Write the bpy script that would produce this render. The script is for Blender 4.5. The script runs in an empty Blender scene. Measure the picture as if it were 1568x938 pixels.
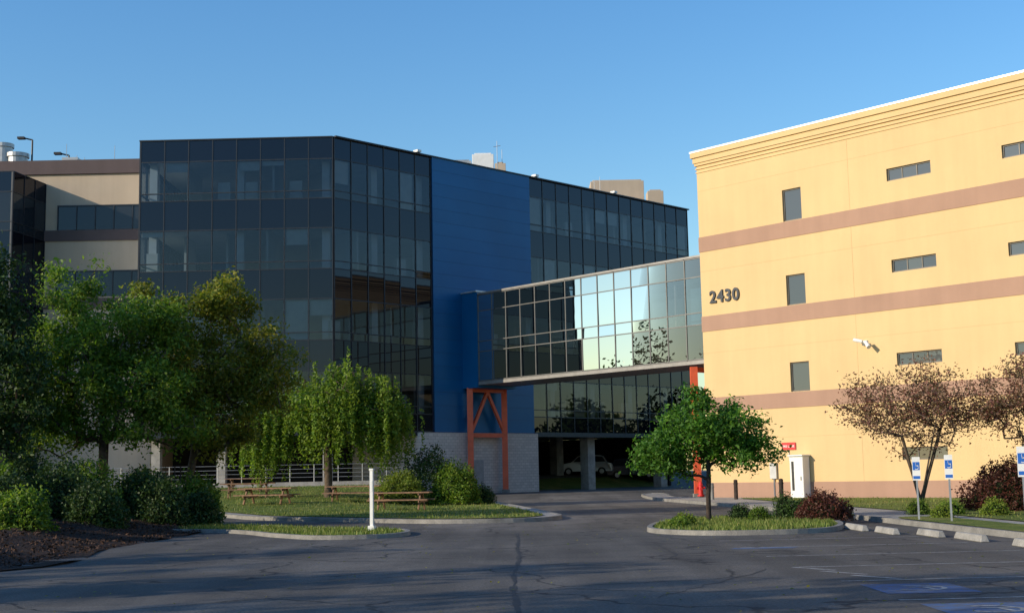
import bpy, bmesh, math, random
import numpy as np
from mathutils import Vector, Matrix, noise as mnoise
from mathutils.geometry import delaunay_2d_cdt
scene=bpy.context.scene
rnd=random.Random(7)

# ------------------------------------------------------------------ materials
def newmat(name):
    m=bpy.data.materials.new(name); m.use_nodes=True
    nt=m.node_tree; nt.nodes.clear()
    o=nt.nodes.new('ShaderNodeOutputMaterial')
    return m,nt,o
def N(nt,t,**k):
    n=nt.nodes.new(t)
    for a,v in k.items():
        if a in n.inputs.keys(): n.inputs[a].default_value=v
        else: setattr(n,a,v)
    return n
def ramp(nt,fac,stops):
    r=nt.nodes.new('ShaderNodeValToRGB'); cr=r.color_ramp
    while len(cr.elements)>len(stops): cr.elements.remove(cr.elements[-1])
    while len(cr.elements)<len(stops): cr.elements.new(0.5)
    for e,(p,c) in zip(cr.elements,stops):
        e.position=p; e.color=(c[0],c[1],c[2],1) if hasattr(c,'__len__') else (c,c,c,1)
    nt.links.new(fac,r.inputs[0]); return r.outputs[0]
def coords(nt,scale=(1,1,1),obj=True):
    g=nt.nodes.new('ShaderNodeNewGeometry'); m=nt.nodes.new('ShaderNodeMapping')
    m.inputs['Scale'].default_value=scale
    nt.links.new(g.outputs['Position'],m.inputs[0]); return m.outputs[0]
def noise(nt,scale,detail=4,rough=.55,vec=None,dist=0):
    n=nt.nodes.new('ShaderNodeTexNoise'); n.inputs['Scale'].default_value=scale
    n.inputs['Detail'].default_value=detail; n.inputs['Roughness'].default_value=rough
    n.inputs['Distortion'].default_value=dist
    nt.links.new(vec if vec else coords(nt),n.inputs['Vector']); return n.outputs[0]
def mix(nt,fac,a,b,mode='MIX'):
    m=nt.nodes.new('ShaderNodeMix'); m.data_type='RGBA'; m.blend_type=mode
    for s,v in ((m.inputs[0],fac),(m.inputs[6],a),(m.inputs[7],b)):
        if isinstance(v,bpy.types.NodeSocket): nt.links.new(v,s)
        elif isinstance(v,(int,float)): s.default_value=v if s==m.inputs[0] else (v,v,v,1)
        else: s.default_value=(v[0],v[1],v[2],1)
    return m.outputs[2]
def bump(nt,h,strength=.3,dist=.02):
    b=nt.nodes.new('ShaderNodeBump'); b.inputs['Strength'].default_value=strength
    b.inputs['Distance'].default_value=dist; nt.links.new(h,b.inputs['Height']); return b.outputs[0]
def pbsdf(nt,o,col,rough=.8,metal=0,spec=.5,nrm=None):
    p=nt.nodes.new('ShaderNodeBsdfPrincipled')
    if isinstance(col,bpy.types.NodeSocket): nt.links.new(col,p.inputs['Base Color'])
    else: p.inputs['Base Color'].default_value=(*col,1)
    p.inputs['Roughness'].default_value=rough
    p.inputs['Metallic'].default_value=metal; p.inputs['Specular IOR Level'].default_value=spec
    if nrm: nt.links.new(nrm,p.inputs['Normal'])
    if o: nt.links.new(p.outputs[0],o.inputs[0])
    return p
def simple(name,col,rough=.7,metal=0,spec=.5,var=.15,scale=2.0,bstr=.0,bscale=30):
    m,nt,o=newmat(name)
    a=tuple(c*(1-var) for c in col); b=tuple(min(1,c*(1+var)) for c in col)
    c=ramp(nt,noise(nt,scale,5),[(.3,a),(.7,b)])
    nr=bump(nt,noise(nt,bscale,3),bstr,.02) if bstr>0 else None
    pbsdf(nt,o,c,rough,metal,spec,nr); return m

def m_asphalt():
    m,nt,o=newmat('asphalt')
    big=ramp(nt,noise(nt,.16,5,.6),[(.35,(.088,.082,.076)),(.65,(.160,.146,.130))])
    fine=ramp(nt,noise(nt,22,4,.85),[(.3,.36),(.7,1.65)])
    c=mix(nt,1.0,big,fine,'MULTIPLY')
    vp=nt.nodes.new('ShaderNodeTexVoronoi'); vp.inputs['Scale'].default_value=.11; vp.distance='CHEBYCHEV'
    nt.links.new(coords(nt,(1,.7,1)),vp.inputs['Vector'])
    pr=ramp(nt,vp.outputs['Color'],[(.25,.76),(.75,1.15)])
    c=mix(nt,1.0,c,pr,'MULTIPLY')
    v=nt.nodes.new('ShaderNodeTexVoronoi'); v.feature='DISTANCE_TO_EDGE'; v.inputs['Scale'].default_value=.26
    w=N(nt,'ShaderNodeVectorMath',operation='ADD')
    nn=nt.nodes.new('ShaderNodeTexNoise'); nn.inputs['Scale'].default_value=.7; nn.inputs['Detail'].default_value=6
    g=coords(nt); nt.links.new(g,nn.inputs['Vector'])
    sc=N(nt,'ShaderNodeVectorMath',operation='SCALE'); sc.inputs[3].default_value=1.6
    nt.links.new(nn.outputs['Color'],sc.inputs[0]); nt.links.new(g,w.inputs[0]); nt.links.new(sc.outputs[0],w.inputs[1])
    nt.links.new(w.outputs[0],v.inputs['Vector'])
    cr=ramp(nt,v.outputs['Distance'],[(.003,1.0),(.014,0.0)])
    br=ramp(nt,noise(nt,.35,2),[(.38,0.0),(.48,1.0)])
    crk=mix(nt,1.0,cr,br,'MULTIPLY')
    c=mix(nt,crk,c,(.026,.026,.027))
    st=ramp(nt,noise(nt,.9,5,.65,dist=.8),[(.54,0.0),(.70,.5)])
    c=mix(nt,st,c,(.055,.055,.057))
    ls=ramp(nt,noise(nt,1.0,4,.6,vec=coords(nt,(.9,.06,1))),[(.40,.84),(.62,1.14)])
    c=mix(nt,1.0,c,ls,'MULTIPLY')
    pbsdf(nt,o,c,.86,0,.3,bump(nt,noise(nt,35,3,.7),.8,.018)); return m
def m_grass():
    m,nt,o=newmat('lawn_grass')
    c=ramp(nt,noise(nt,.5,6,.65),[(.3,(.07,.115,.022)),(.5,(.13,.17,.033)),(.68,(.25,.23,.065))])
    f=ramp(nt,noise(nt,26,3,.7),[(.3,.5),(.7,1.45)])
    c=mix(nt,1.0,c,f,'MULTIPLY')
    pbsdf(nt,o,c,.9,0,.2,bump(nt,noise(nt,30,3),.9,.05)); return m
def m_mulch():
    m,nt,o=newmat('bark_mulch')
    c=ramp(nt,noise(nt,16,5,.75),[(.3,(.013,.009,.007)),(.55,(.045,.028,.021)),(.75,(.13,.08,.06))])
    pbsdf(nt,o,c,.95,0,.2,bump(nt,noise(nt,18,4,.7),1.0,.06)); return m
def m_concrete(name='kerb_concrete',b=.27):
    m,nt,o=newmat(name)
    c=ramp(nt,noise(nt,1.7,6,.65),[(.3,(b*.55,b*.53,b*.49)),(.7,(b*1.1,b*1.05,b*.96))])
    f=ramp(nt,noise(nt,40,2),[(.3,.75),(.7,1.15)])
    c=mix(nt,1.0,c,f,'MULTIPLY')
    pbsdf(nt,o,c,.85,0,.3,bump(nt,noise(nt,60,2),.3,.01)); return m
def m_stucco(name,col,stain=.10,streak=.93):
    m,nt,o=newmat(name)
    a=tuple(c*(1-stain) for c in col)
    c=ramp(nt,noise(nt,.35,6,.6),[(.3,a),(.65,col)])
    s=ramp(nt,noise(nt,1.0,4,.6,vec=coords(nt,(1.4,1.4,.12))),[(.35,streak),(.6,1.0)])
    c=mix(nt,1.0,c,s,'MULTIPLY')
    pbsdf(nt,o,c,.93,0,.15,bump(nt,noise(nt,14,4,.7),.45,.02)); return m
def m_cmu():
    m,nt,o=newmat('concrete_block')
    g=nt.nodes.new('ShaderNodeNewGeometry'); s=nt.nodes.new('ShaderNodeSeparateXYZ'); nt.links.new(g.outputs['Position'],s.inputs[0])
    a=N(nt,'ShaderNodeMath',operation='ADD'); nt.links.new(s.outputs[0],a.inputs[0]); nt.links.new(s.outputs[1],a.inputs[1])
    k=N(nt,'ShaderNodeMath',operation='MULTIPLY'); k.inputs[1].default_value=.71; nt.links.new(a.outputs[0],k.inputs[0])
    cb=nt.nodes.new('ShaderNodeCombineXYZ'); nt.links.new(k.outputs[0],cb.inputs[0]); nt.links.new(s.outputs[2],cb.inputs[1])
    b=nt.nodes.new('ShaderNodeTexBrick'); nt.links.new(cb.outputs[0],b.inputs['Vector'])
    b.inputs['Color1'].default_value=(.60,.54,.50,1); b.inputs['Color2'].default_value=(.50,.45,.42,1); b.inputs['Mortar'].default_value=(.33,.30,.28,1)
    b.inputs['Scale'].default_value=1; b.inputs['Brick Width'].default_value=.4; b.inputs['Row Height'].default_value=.2; b.inputs['Mortar Size'].default_value=.012
    pbsdf(nt,o,b.outputs[0],.9,0,.2,bump(nt,noise(nt,20,4),.4,.02)); return m
def m_bluepanel():
    m,nt,o=newmat('blue_metal_panel')
    g=nt.nodes.new('ShaderNodeNewGeometry')
    n=ramp(nt,noise(nt,.22,4,.5),[(.3,(.002,.085,.225)),(.7,(.004,.112,.285))])
    r=ramp(nt,g.outputs['Random Per Island'],[(0,.93),(1,1.06)])
    c=mix(nt,1.0,n,r,'MULTIPLY')
    pbsdf(nt,o,c,.40,.1,.3,bump(nt,noise(nt,1.2,3),.2,.02)); return m
def fresglass(nt,under,refl,gl,ior,rough,scale):
    g=nt.nodes.new('ShaderNodeBsdfGlossy'); g.inputs['Color'].default_value=(*gl,1); g.inputs['Roughness'].default_value=rough
    nb=bump(nt,noise(nt,.7,2),.03,.02); nt.links.new(nb,g.inputs['Normal'])
    fr=nt.nodes.new('ShaderNodeFresnel'); fr.inputs[0].default_value=ior
    ad=N(nt,'ShaderNodeMath',operation='MULTIPLY_ADD'); ad.use_clamp=True; ad.inputs[1].default_value=scale; ad.inputs[2].default_value=refl
    nt.links.new(fr.outputs[0],ad.inputs[0])
    mx=nt.nodes.new('ShaderNodeMixShader'); nt.links.new(ad.outputs[0],mx.inputs[0]); nt.links.new(under.outputs[0],mx.inputs[1]); nt.links.new(g.outputs[0],mx.inputs[2])
    return mx
def m_glass(name,tint,refl,gl=(.75,.9,1),rough=0.0,ior=1.5,scale=1.0):
    m,nt,o=newmat(name)
    t=nt.nodes.new('ShaderNodeBsdfTransparent'); t.inputs[0].default_value=(*tint,1)
    mx=fresglass(nt,t,refl,gl,ior,rough,scale)
    nt.links.new(mx.outputs[0],o.inputs[0]); return m
def m_spandrel(name,base,refl,gl=(.7,.85,1),ior=1.5,scale=1.0):
    m,nt,o=newmat(name)
    ge=nt.nodes.new('ShaderNodeNewGeometry')
    c=ramp(nt,ge.outputs['Random Per Island'],[(0,tuple(b*.75 for b in base)),(1,tuple(b*1.3 for b in base))])
    d=nt.nodes.new('ShaderNodeBsdfDiffuse'); nt.links.new(c,d.inputs[0])
    mx=fresglass(nt,d,refl,gl,ior,.0,scale)
    nt.links.new(mx.outputs[0],o.inputs[0]); return m
def m_leaf(name,cols,trans=.35,sc=.8):
    m,nt,o=newmat(name)
    ge=nt.nodes.new('ShaderNodeNewGeometry')
    st=[(i/(len(cols)-1),c) for i,c in enumerate(cols)]
    c=ramp(nt,ge.outputs['Random Per Island'],st)
    f=ramp(nt,noise(nt,sc,3),[(.3,.68),(.7,1.25)])
    c=mix(nt,1.0,c,f,'MULTIPLY')
    d=nt.nodes.new('ShaderNodeBsdfPrincipled'); d.inputs['Roughness'].default_value=.55; d.inputs['Specular IOR Level'].default_value=.3
    nt.links.new(c,d.inputs['Base Color'])
    t=nt.nodes.new('ShaderNodeBsdfTranslucent')
    c2=mix(nt,1.0,c,(1.4,1.45,.6),'MULTIPLY'); nt.links.new(c2,t.inputs[0])
    mx=nt.nodes.new('ShaderNodeMixShader'); mx.inputs[0].default_value=trans
    nt.links.new(d.outputs[0],mx.inputs[1]); nt.links.new(t.outputs[0],mx.inputs[2]); nt.links.new(mx.outputs[0],o.inputs[0]); return m
def m_paint(name,col,wear=.5):
    m,nt,o=newmat(name)
    w=ramp(nt,noise(nt,5,7,.85),[(wear-.10,1.0),(wear+.12,0.0)])
    c=mix(nt,w,(.11,.105,.10),col)
    pbsdf(nt,o,c,.8,0,.3,bump(nt,noise(nt,55,2),.4,.01)); return m

ASPH=m_asphalt(); GRASS=m_grass(); MULCH=m_mulch(); KERB=m_concrete(); WALK=m_concrete('pavement_concrete',.38)
YEL=m_stucco('yellow_stucco',(.675,.480,.250),.07,.955); PINK=m_stucco('terracotta_stucco',(.41,.255,.185)); BEIGE=m_stucco('beige_panel',(.52,.42,.32)); BROWN=m_stucco('brown_panel',(.13,.10,.10))
CMU=m_cmu(); BLUE=m_bluepanel()
GV=m_glass('tinted_vision_glass',(.42,.49,.55),.01,gl=(.80,.88,1),scale=1.0)
GS=m_spandrel('dark_spandrel_glass',(.003,.004,.008),.01,gl=(.80,.86,1),scale=.7)
BGV=m_glass('bridge_vision_glass',(.28,.30,.31),.07,gl=(.62,.65,.67))
BGS=m_spandrel('bridge_spandrel_glass',(.035,.033,.03),.05,gl=(.58,.59,.58))
MUL=simple('dark_mullion',(.025,.030,.040),.45,.3,.5)
WFR=simple('bronze_window_frame',(.10,.09,.08),.5,.3,.5)
MULL=simple('pale_mullion',(.13,.13,.13),.45,.4,.5)
MULF=simple('fascia_metal',(.24,.23,.22),.5,.3,.5)
TRIM=simple('silver_trim',(.55,.56,.56),.4,.6,.5)
RED=simple('orange_red_steel',(.66,.11,.045),.5,0,.5,.12)
WHITE=simple('white_paint',(.72,.72,.70),.55,0,.4,.06)
GREYM=simple('galvanised_metal',(.38,.39,.40),.45,.6,.5)
BLACKM=simple('black_metal',(.02,.02,.022),.5,0,.4)
INTW=simple('interior_wall',(.55,.54,.50),.9,0,.1,.1,.4)
INTC=simple('interior_ceiling',(.65,.64,.60),.9,0,.1,.05)
BLIND=simple('window_blind',(.62,.62,.58),.8,0,.2,.08)
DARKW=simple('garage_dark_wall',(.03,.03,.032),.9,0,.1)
WOOD=simple('weathered_wood',(.27,.16,.10),.85,0,.2,.35,6,.4,20)
BARK=simple('tree_bark',(.10,.075,.055),.95,0,.1,.4,6,.8,25)
BARKD=simple('dark_tree_bark',(.055,.042,.035),.95,0,.1,.4,6,.8,25)
SIGNB=simple('sign_blue',(.02,.12,.45),.5,0,.4,.05)
SIGNR=simple('sign_red',(.60,.03,.03),.5,0,.4,.05)
ROOFM=simple('roof_membrane',(.30,.30,.29),.9,0,.2)
TIRE=simple('tyre_rubber',(.02,.02,.02),.85,0,.2)
CARW=simple('car_paint_silver',(.55,.56,.58),.25,.3,.6,.02)
CARD=simple('car_paint_dark',(.04,.05,.07),.25,.3,.6,.02)
WING=m_spandrel('window_dark_glass',(.02,.023,.027),.0,scale=.9)

# ------------------------------------------------------------------ helpers
def empty(name,loc=(0,0,0)):
    e=bpy.data.objects.new(name,None); e.location=loc; e.empty_display_size=.3
    scene.collection.objects.link(e); return e
def adopt(o,root):
    o.parent=root; o.matrix_parent_inverse=Matrix.Translation(-Vector(root.location))
class MB:
    def __init__(s): s.v=[];s.f=[];s.m=[]
    def face(s,pts,mi=0):
        i=len(s.v); s.v+=[tuple(p) for p in pts]; s.f.append(tuple(range(i,i+len(pts)))); s.m.append(mi)
    def hexa(s,p,mi=0):
        i=len(s.v); s.v+=[tuple(q) for q in p]
        for f in ((3,2,1,0),(4,5,6,7),(0,1,5,4),(1,2,6,5),(2,3,7,6),(3,0,4,7)):
            s.f.append(tuple(i+k for k in f)); s.m.append(mi)
    def box(s,fr,s0,s1,d0,d1,z0,z1,mi=0):
        s.hexa([fr(a,b,z) for z in (z0,z1) for a,b in ((s0,d0),(s1,d0),(s1,d1),(s0,d1))],mi)
    def prism(s,poly,z0,z1,mi=0):
        i=len(s.v); n=len(poly)
        s.v+=[(x,y,z0) for x,y in poly]+[(x,y,z1) for x,y in poly]
        s.f.append(tuple(i+k for k in range(n))[::-1]); s.m.append(mi)
        s.f.append(tuple(i+n+k for k in range(n))); s.m.append(mi)
        for k in range(n):
            s.f.append((i+k,i+(k+1)%n,i+n+(k+1)%n,i+n+k)); s.m.append(mi)
    def tube(s,a,b,r0,r1=None,n=8,mi=0,caps=True):
        r1=r0 if r1 is None else r1
        a=Vector(a);b=Vector(b);d=(b-a)
        if d.length<1e-6:return
        d.normalize(); u=d.orthogonal().normalized(); w=d.cross(u); i=len(s.v)
        for c,r in ((a,r0),(b,r1)):
            for k in range(n):
                t=2*math.pi*k/n; s.v.append(tuple(c+u*(r*math.cos(t))+w*(r*math.sin(t))))
        for k in range(n):
            s.f.append((i+k,i+(k+1)%n,i+n+(k+1)%n,i+n+k)); s.m.append(mi)
        if caps:
            s.f.append(tuple(i+k for k in range(n))[::-1]); s.m.append(mi); s.f.append(tuple(i+n+k for k in range(n))); s.m.append(mi)
    def beam(s,a,b,w,h,mi=0):
        a=Vector(a);b=Vector(b);d=(b-a).normalized(); up=Vector((0,0,1)) if abs(d.z)<.95 else Vector((0,1,0))
        u=d.cross(up).normalized()*(w/2); v=u.cross(d).normalized()*(h/2)
        s.hexa([a-u-v,a+u-v,a+u+v,a-u+v,b-u-v,b+u-v,b+u+v,b-u+v],mi)
    def obj(s,name,mats,parent=None,smooth=False,bevel=0,recalc=True):
        me=bpy.data.meshes.new(name); me.from_pydata(s.v,[],s.f)
        for m in (mats if isinstance(mats,(list,tuple)) else [mats]): me.materials.append(m)
        me.polygons.foreach_set('material_index',s.m)
        if recalc:
            bm=bmesh.new(); bm.from_mesh(me); bmesh.ops.recalc_face_normals(bm,faces=bm.faces)
            if bevel>0: bmesh.ops.bevel(bm,geom=bm.edges[:],offset=bevel,segments=1,affect='EDGES')
            bm.to_mesh(me); bm.free()
        if smooth: me.polygons.foreach_set('use_smooth',[True]*len(me.polygons))
        me.update(); o=bpy.data.objects.new(name,me); scene.collection.objects.link(o)
        if parent: adopt(o,parent)
        return o
def frame(o,d,side):
    o=Vector((o[0],o[1]));d=Vector((d[0],d[1])).normalized(); n=Vector((d.y,-d.x))
    if n.dot(Vector(side))<0:n=-n
    def fr(s,dd,z): return (o.x+d.x*s+n.x*dd,o.y+d.y*s+n.y*dd,z)
    fr.d=d;fr.n=n;fr.o=o; return fr
def WB(mb,x0,x1,y0,y1,z0,z1,mi=0): mb.hexa([(x,y,z) for z in (z0,z1) for x,y in ((x0,y0),(x1,y0),(x1,y1),(x0,y1))],mi)
def S(t): t=max(0,min(1,t)); return t*t*(3-2*t)
AX=Vector((-11.4,82.8))
DR=Vector((.7085,.7057)); NR=Vector((.7057,-.7085))
def h(x,y):
    lawn=.85*S((y-48)/32)*S((-3.5-x)/6)
    gen=.3*S((y-72)/20)
    p=Vector((x,y))-AX; db=-p.dot(NR); sx=p.dot(DR)
    bank=1.15*S((db-1.5)/8)*S((sx-17)/4)
    left=.25*S((-x-11)/5)*S((52-y)/8)*S((y-26)/8)
    return lawn+gen+bank+left

# ------------------------------------------------------------------ ground
xs=[-1500,-700,-350,-200,-140,-100,-80,-65]+[ -56+2*i for i in range(56)]+[65,80,100,140,200,350,700,1500]
ys=[-1500,-700,-350,-200,-120,-80,-50,-30]+[-20+2*i for i in range(76)]+[145,170,220,350,700,1500,2500]
v=[(x,y,h(x,y)) for y in ys for x in xs]; nx=len(xs)
f=[(j*nx+i,j*nx+i+1,(j+1)*nx+i+1,(j+1)*nx+i) for j in range(len(ys)-1) for i in range(nx-1)]
me=bpy.data.meshes.new('ground'); me.from_pydata(v,[],f); me.materials.append(ASPH)
me.polygons.foreach_set('use_smooth',[True]*len(f))
g=bpy.data.objects.new('asphalt_ground',me); scene.collection.objects.link(g)

def smoothpoly(P,k=5):
    out=[];n=len(P)
    for i in range(n):
        a,b,c,d=[Vector(P[(i+j-1)%n]) for j in range(4)]
        for t in range(k):
            u=t/k
            out.append(.5*((2*b)+(-a+c)*u+(2*a-5*b+4*c-d)*u*u+(-a+3*b-3*c+d)*u**3))
    return out
def inset(P,d):
    n=len(P);A=sum(P[i].x*P[(i+1)%n].y-P[(i+1)%n].x*P[i].y for i in range(n))/2
    sg=1 if A>0 else -1; out=[]
    for i in range(n):
        a,b,c=P[i-1],P[i],P[(i+1)%n]
        e1=(b-a);e2=(c-b)
        if e1.length<1e-6 or e2.length<1e-6: out.append(b.copy());continue
        e1.normalize();e2.normalize(); n1=Vector((-e1.y,e1.x))*sg;n2=Vector((-e2.y,e2.x))*sg
        m=n1+n2
        if m.length<.2: m=n1
        m.normalize(); k=d/max(.35,m.dot(n1)); out.append(b+m*k)
    return out
def inpoly(x,y,P):
    c=False;j=len(P)-1
    for i in range(len(P)):
        if (P[i].y>y)!=(P[j].y>y) and x<(P[j].x-P[i].x)*(y-P[i].y)/(P[j].y-P[i].y)+P[i].x: c=not c
        j=i
    return c
def sheet(name,P,z,mat,step=1.0,parent=None,bumpf=None):
    pts=[Vector(p) for p in P]; nb=len(pts)
    x0=min(p.x for p in P);x1=max(p.x for p in P);y0=min(p.y for p in P);y1=max(p.y for p in P)
    r=random.Random(3)
    Q=inset(P,step*.35)
    y=y0
    while y<y1:
        x=x0
        while x<x1:
            a=x+r.uniform(-.2,.2)*step;b=y+r.uniform(-.2,.2)*step
            if inpoly(a,b,Q): pts.append(Vector((a,b)))
            x+=step
        y+=step
    vv,ee,ff,*_=delaunay_2d_cdt(pts,[(i,(i+1)%nb) for i in range(nb)],[],1,1e-5)
    V=[(p.x,p.y,h(p.x,p.y)+z+((bumpf(p.x,p.y)) if (bumpf) else 0)) for p in vv]
    me=bpy.data.meshes.new(name); me.from_pydata(V,[],[tuple(q) for q in ff]); me.materials.append(mat)
    me.polygons.foreach_set('use_smooth',[True]*len(me.polygons))
    o=bpy.data.objects.new(name,me); scene.collection.objects.link(o)
    if parent:o.parent=parent
    return o
def kerb(name,P,w=.16,ht=.13,mat=None,parent=None):
    Q=inset(P,w); mb=MB(); n=len(P)
    B=inset(P,.02)
    for i in range(n):
        j=(i+1)%n
        def z(p,d): return (p.x,p.y,h(p.x,p.y)+d)
        mb.face([z(P[i],-.05),z(P[j],-.05),z(B[j],ht),z(B[i],ht)])
        mb.face([z(B[i],ht),z(B[j],ht),z(Q[j],ht),z(Q[i],ht)])
        mb.face([z(Q[i],ht),z(Q[j],ht),z(Q[j],-.05),z(Q[i],-.05)])
    mb.obj(name,mat or KERB,parent); return Q
def blades(name,P,n,z,mats,hgt=.07,parent=None,seed=1):
    r=np.random.RandomState(seed)
    x0=min(p.x for p in P);x1=max(p.x for p in P);y0=min(p.y for p in P);y1=max(p.y for p in P)
    V=[];F=[];c=0
    while c<n:
        x=r.uniform(x0,x1);y=r.uniform(y0,y1)
        if not inpoly(x,y,P): 
            c+=.3; continue
        zz=h(x,y)+z; a=r.uniform(0,6.28);l=hgt*r.uniform(.5,1.5);w=.012+.012*r.rand()
        dx=math.cos(a)*w;dy=math.sin(a)*w;i=len(V)
        V+= [(x-dx,y-dy,zz),(x+dx,y+dy,zz),(x+r.uniform(-.04,.04),y+r.uniform(-.04,.04),zz+l)];F.append((i,i+1,i+2));c+=1
    me=bpy.data.meshes.new(name);me.from_pydata(V,[],F);me.materials.append(mats)
    o=bpy.data.objects.new(name,me);scene.collection.objects.link(o)
    if parent:o.parent=parent
BLADE=m_leaf('grass_blade',[(.07,.12,.02),(.14,.20,.035),(.28,.27,.09)],.3)
Pl=smoothpoly([(-40,60),(-24,54.5),(-14.6,56),(-10,51),(-6.8,48.2),(-4,45.2),(-1.8,43.8),(.6,44.2),(1.6,46.4),(1.4,50),(.6,58),(-.6,68),(-2,78),(-5.2,82.5),(-12,80.6),(-24,80.8),(-42,80.6)],6)
lw=empty('lawn_with_kerb')
Q=kerb('kerb',Pl,.18,.14,KERB,lw)
sheet('concrete_edge_strip',Q,.125,WALK,1.2,lw)
Q2=inset(Q,.5); sheet('grass',Q2,.15,GRASS,1.0,lw)
blades('grass_blades',Q2,30000,.15,BLADE,.08,lw)
P=smoothpoly([(-14,42.5),(-9.0,40.0),(-6.6,36.2),(-5.1,34.4),(-3.4,34.6),(-2.9,36.4),(-3.6,38.6),(-6.2,40.8),(-9.5,44.5),(-14,46)],6)
pn=empty('grass_peninsula'); Q=kerb('kerb',P,.16,.11,KERB,pn); sheet('grass',Q,.095,GRASS,.8,pn); blades('grass_blades',inset(Q,.1),9000,.095,BLADE,.08,pn,2)
PM=smoothpoly([(-45,20),(-20,20),(-9.6,24.2),(-9.8,32),(-9.6,40),(-10.6,47.5),(-13,51),(-20,52.5),(-45,54)],6)
def mb_(x,y):
    return .09*mnoise.noise(Vector((x*.7,y*.7,0)))+.05*mnoise.noise(Vector((x*2.5,y*2.5,3)))+.35*S((-9.8-x)/3)*S((50-y)/5)
ml=empty('mulch_bed')
sheet('mulch',PM,.03,MULCH,.4,ml,mb_)
P=smoothpoly([(3.5,35.6),(4.1,33.3),(5.4,32.5),(7.2,32.7),(8.3,34),(9.1,37),(9.2,40),(8.2,41.8),(6.4,42),(4.6,40.6)],6)
isl=empty('planted_island'); Q=kerb('kerb',P,.16,.12,KERB,isl); sheet('grass',Q,.10,GRASS,.6,isl); blades('grass_blades',inset(Q,.08),9000,.10,BLADE,.09,isl,4)
Pr=smoothpoly([(7.6,80),(7.9,70),(9.2,58),(10.35,44.5),(10.65,36),(10.85,28.5),(11.2,20),(12,6),(60,6),(60,30),(37,43.2),(23.2,57.3),(10.2,71.6),(9.2,80.5)],4)
rl=empty('building_lawn'); Q=kerb('kerb',Pr,.18,.14,KERB,rl)
sheet('pavement',Q,.125,WALK,2,rl)
P=smoothpoly([(11.6,64),(12.2,54),(12.9,44),(13.0,36),(13.0,28),(13.4,18),(15,10),(50,12),(38,40.4),(23.2,55.9),(12.6,67.3)],4)
sheet('grass',P,.15,GRASS,1.2,rl); blades('grass_blades',P,14000,.15,BLADE,.07,rl,5)
P=smoothpoly([(10.95,38),(10.95,33),(11.1,27),(12.2,27),(12.3,33),(12.1,38)],4)
sheet('grass_verge',P,.152,GRASS,.6,rl)
P=[Vector(AX+DR*s_-NR*d_) for s_,d_ in ((19.5,2.6),(26,2.4),(37,2.4),(37,7),(28,7),(19.5,7))]
sheet('grass_bank',P,.02,GRASS,1.0)

PW=m_paint('worn_white_paint',(.42,.42,.41),.52); PB=m_paint('worn_blue_paint',(.06,.14,.30),.50)
def line(mb,x0,y0,x1,y1,w=.1,z=.005):
    d=Vector((x1-x0,y1-y0)).normalized(); n=Vector((-d.y,d.x))*w/2; k=max(1,int(Vector((x1-x0,y1-y0)).length/2))
    for i in range(k):
        a=Vector((x0,y0)).lerp(Vector((x1,y1)),i/k);b=Vector((x0,y0)).lerp(Vector((x1,y1)),(i+1)/k)
        mb.face([(q.x,q.y,h(q.x,q.y)+z) for q in (a-n,b-n,b+n,a+n)])
mb=MB()
for y in (13.6,16.4,19.2,22.0,24.8,27.6,30.4): line(mb,4.6,y-.3,9.4,y,.08)
for i in range(3): line(mb,4.5+i*.25,21.7-i*.9,5.0+i*.25,20.9-i*.9,.09)
mb.obj('parking_lines',PW)
mb=MB()
for y in (14.9,17.6): 
    mb.face([(x,yy,.0045) for x,yy in ((4.7,y-.7),(5.9,y-.7),(5.9,y+.7),(4.7,y+.7))])
mb.face([(x,yy,.0045) for x,yy in ((4.3,26.9),(5.6,26.9),(5.8,27.3),(4.5,27.3))])
mb.obj('accessible_bay_paint',PB)
mb=MB()
for y in (14.9,17.6):
    c=Vector((5.3,y));R_=.33
    for k in range(14):
        t=-2.6+k*.33; t2=t+.33
        line(mb,c.x+R_*math.cos(t),c.y+R_*math.sin(t),c.x+R_*math.cos(t2),c.y+R_*math.sin(t2),.07,.0085)
    line(mb,c.x-.1,c.y+.1,c.x+.35,c.y+.1,.07,.009); line(mb,c.x+.1,c.y+.1,c.x+.15,c.y-.25,.07,.0095)
mb.obj('wheelchair_symbol',PW)
TAR=simple('crack_sealant',(.035,.035,.036),.7,0,.3)
mb=MB(); x=.05;y=10
pp=[]
while y<36: pp.append((x,y)); y+=.7; x+=rnd.uniform(-.03,.045)
for a,b in zip(pp,pp[1:]):
    line(mb,a[0],a[1],b[0],b[1]+.02,rnd.uniform(.015,.11),.003)
for (x,y,n_,dx,dy) in ((1.8,17,14,.16,.42),(2.6,24,12,.1,.5),(-3,21,16,.32,.12),(4.2,29,10,-.1,.5),(-6,27,14,.3,-.15)):
    pp=[]
    for _ in range(n_): pp.append((x,y)); x+=dx+rnd.uniform(-.14,.14); y+=dy+rnd.uniform(-.2,.2)
    for a,b in zip(pp,pp[1:]): line(mb,a[0],a[1],b[0],b[1],rnd.uniform(.015,.05),.0034)
mb.obj('crack_sealant_lines',TAR)

for i,(x,y0,y1) in enumerate(((8.75,33.2,35.0),(8.95,31.2,32.8),(9.5,29.6,31.2),(9.75,27.6,29.3),(9.9,24.6,26.3))):
    mb=MB(); z0=.003
    mb.hexa([(x-.1,y0,z0),(x+.1,y0,z0),(x+.1,y1,z0),(x-.1,y1,z0),(x-.055,y0+.05,.15),(x+.055,y0+.05,.15),(x+.055,y1-.05,.15),(x-.055,y1-.05,.15)])
    mb.obj('wheel_stop',WALK,None,bevel=.015)

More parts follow.
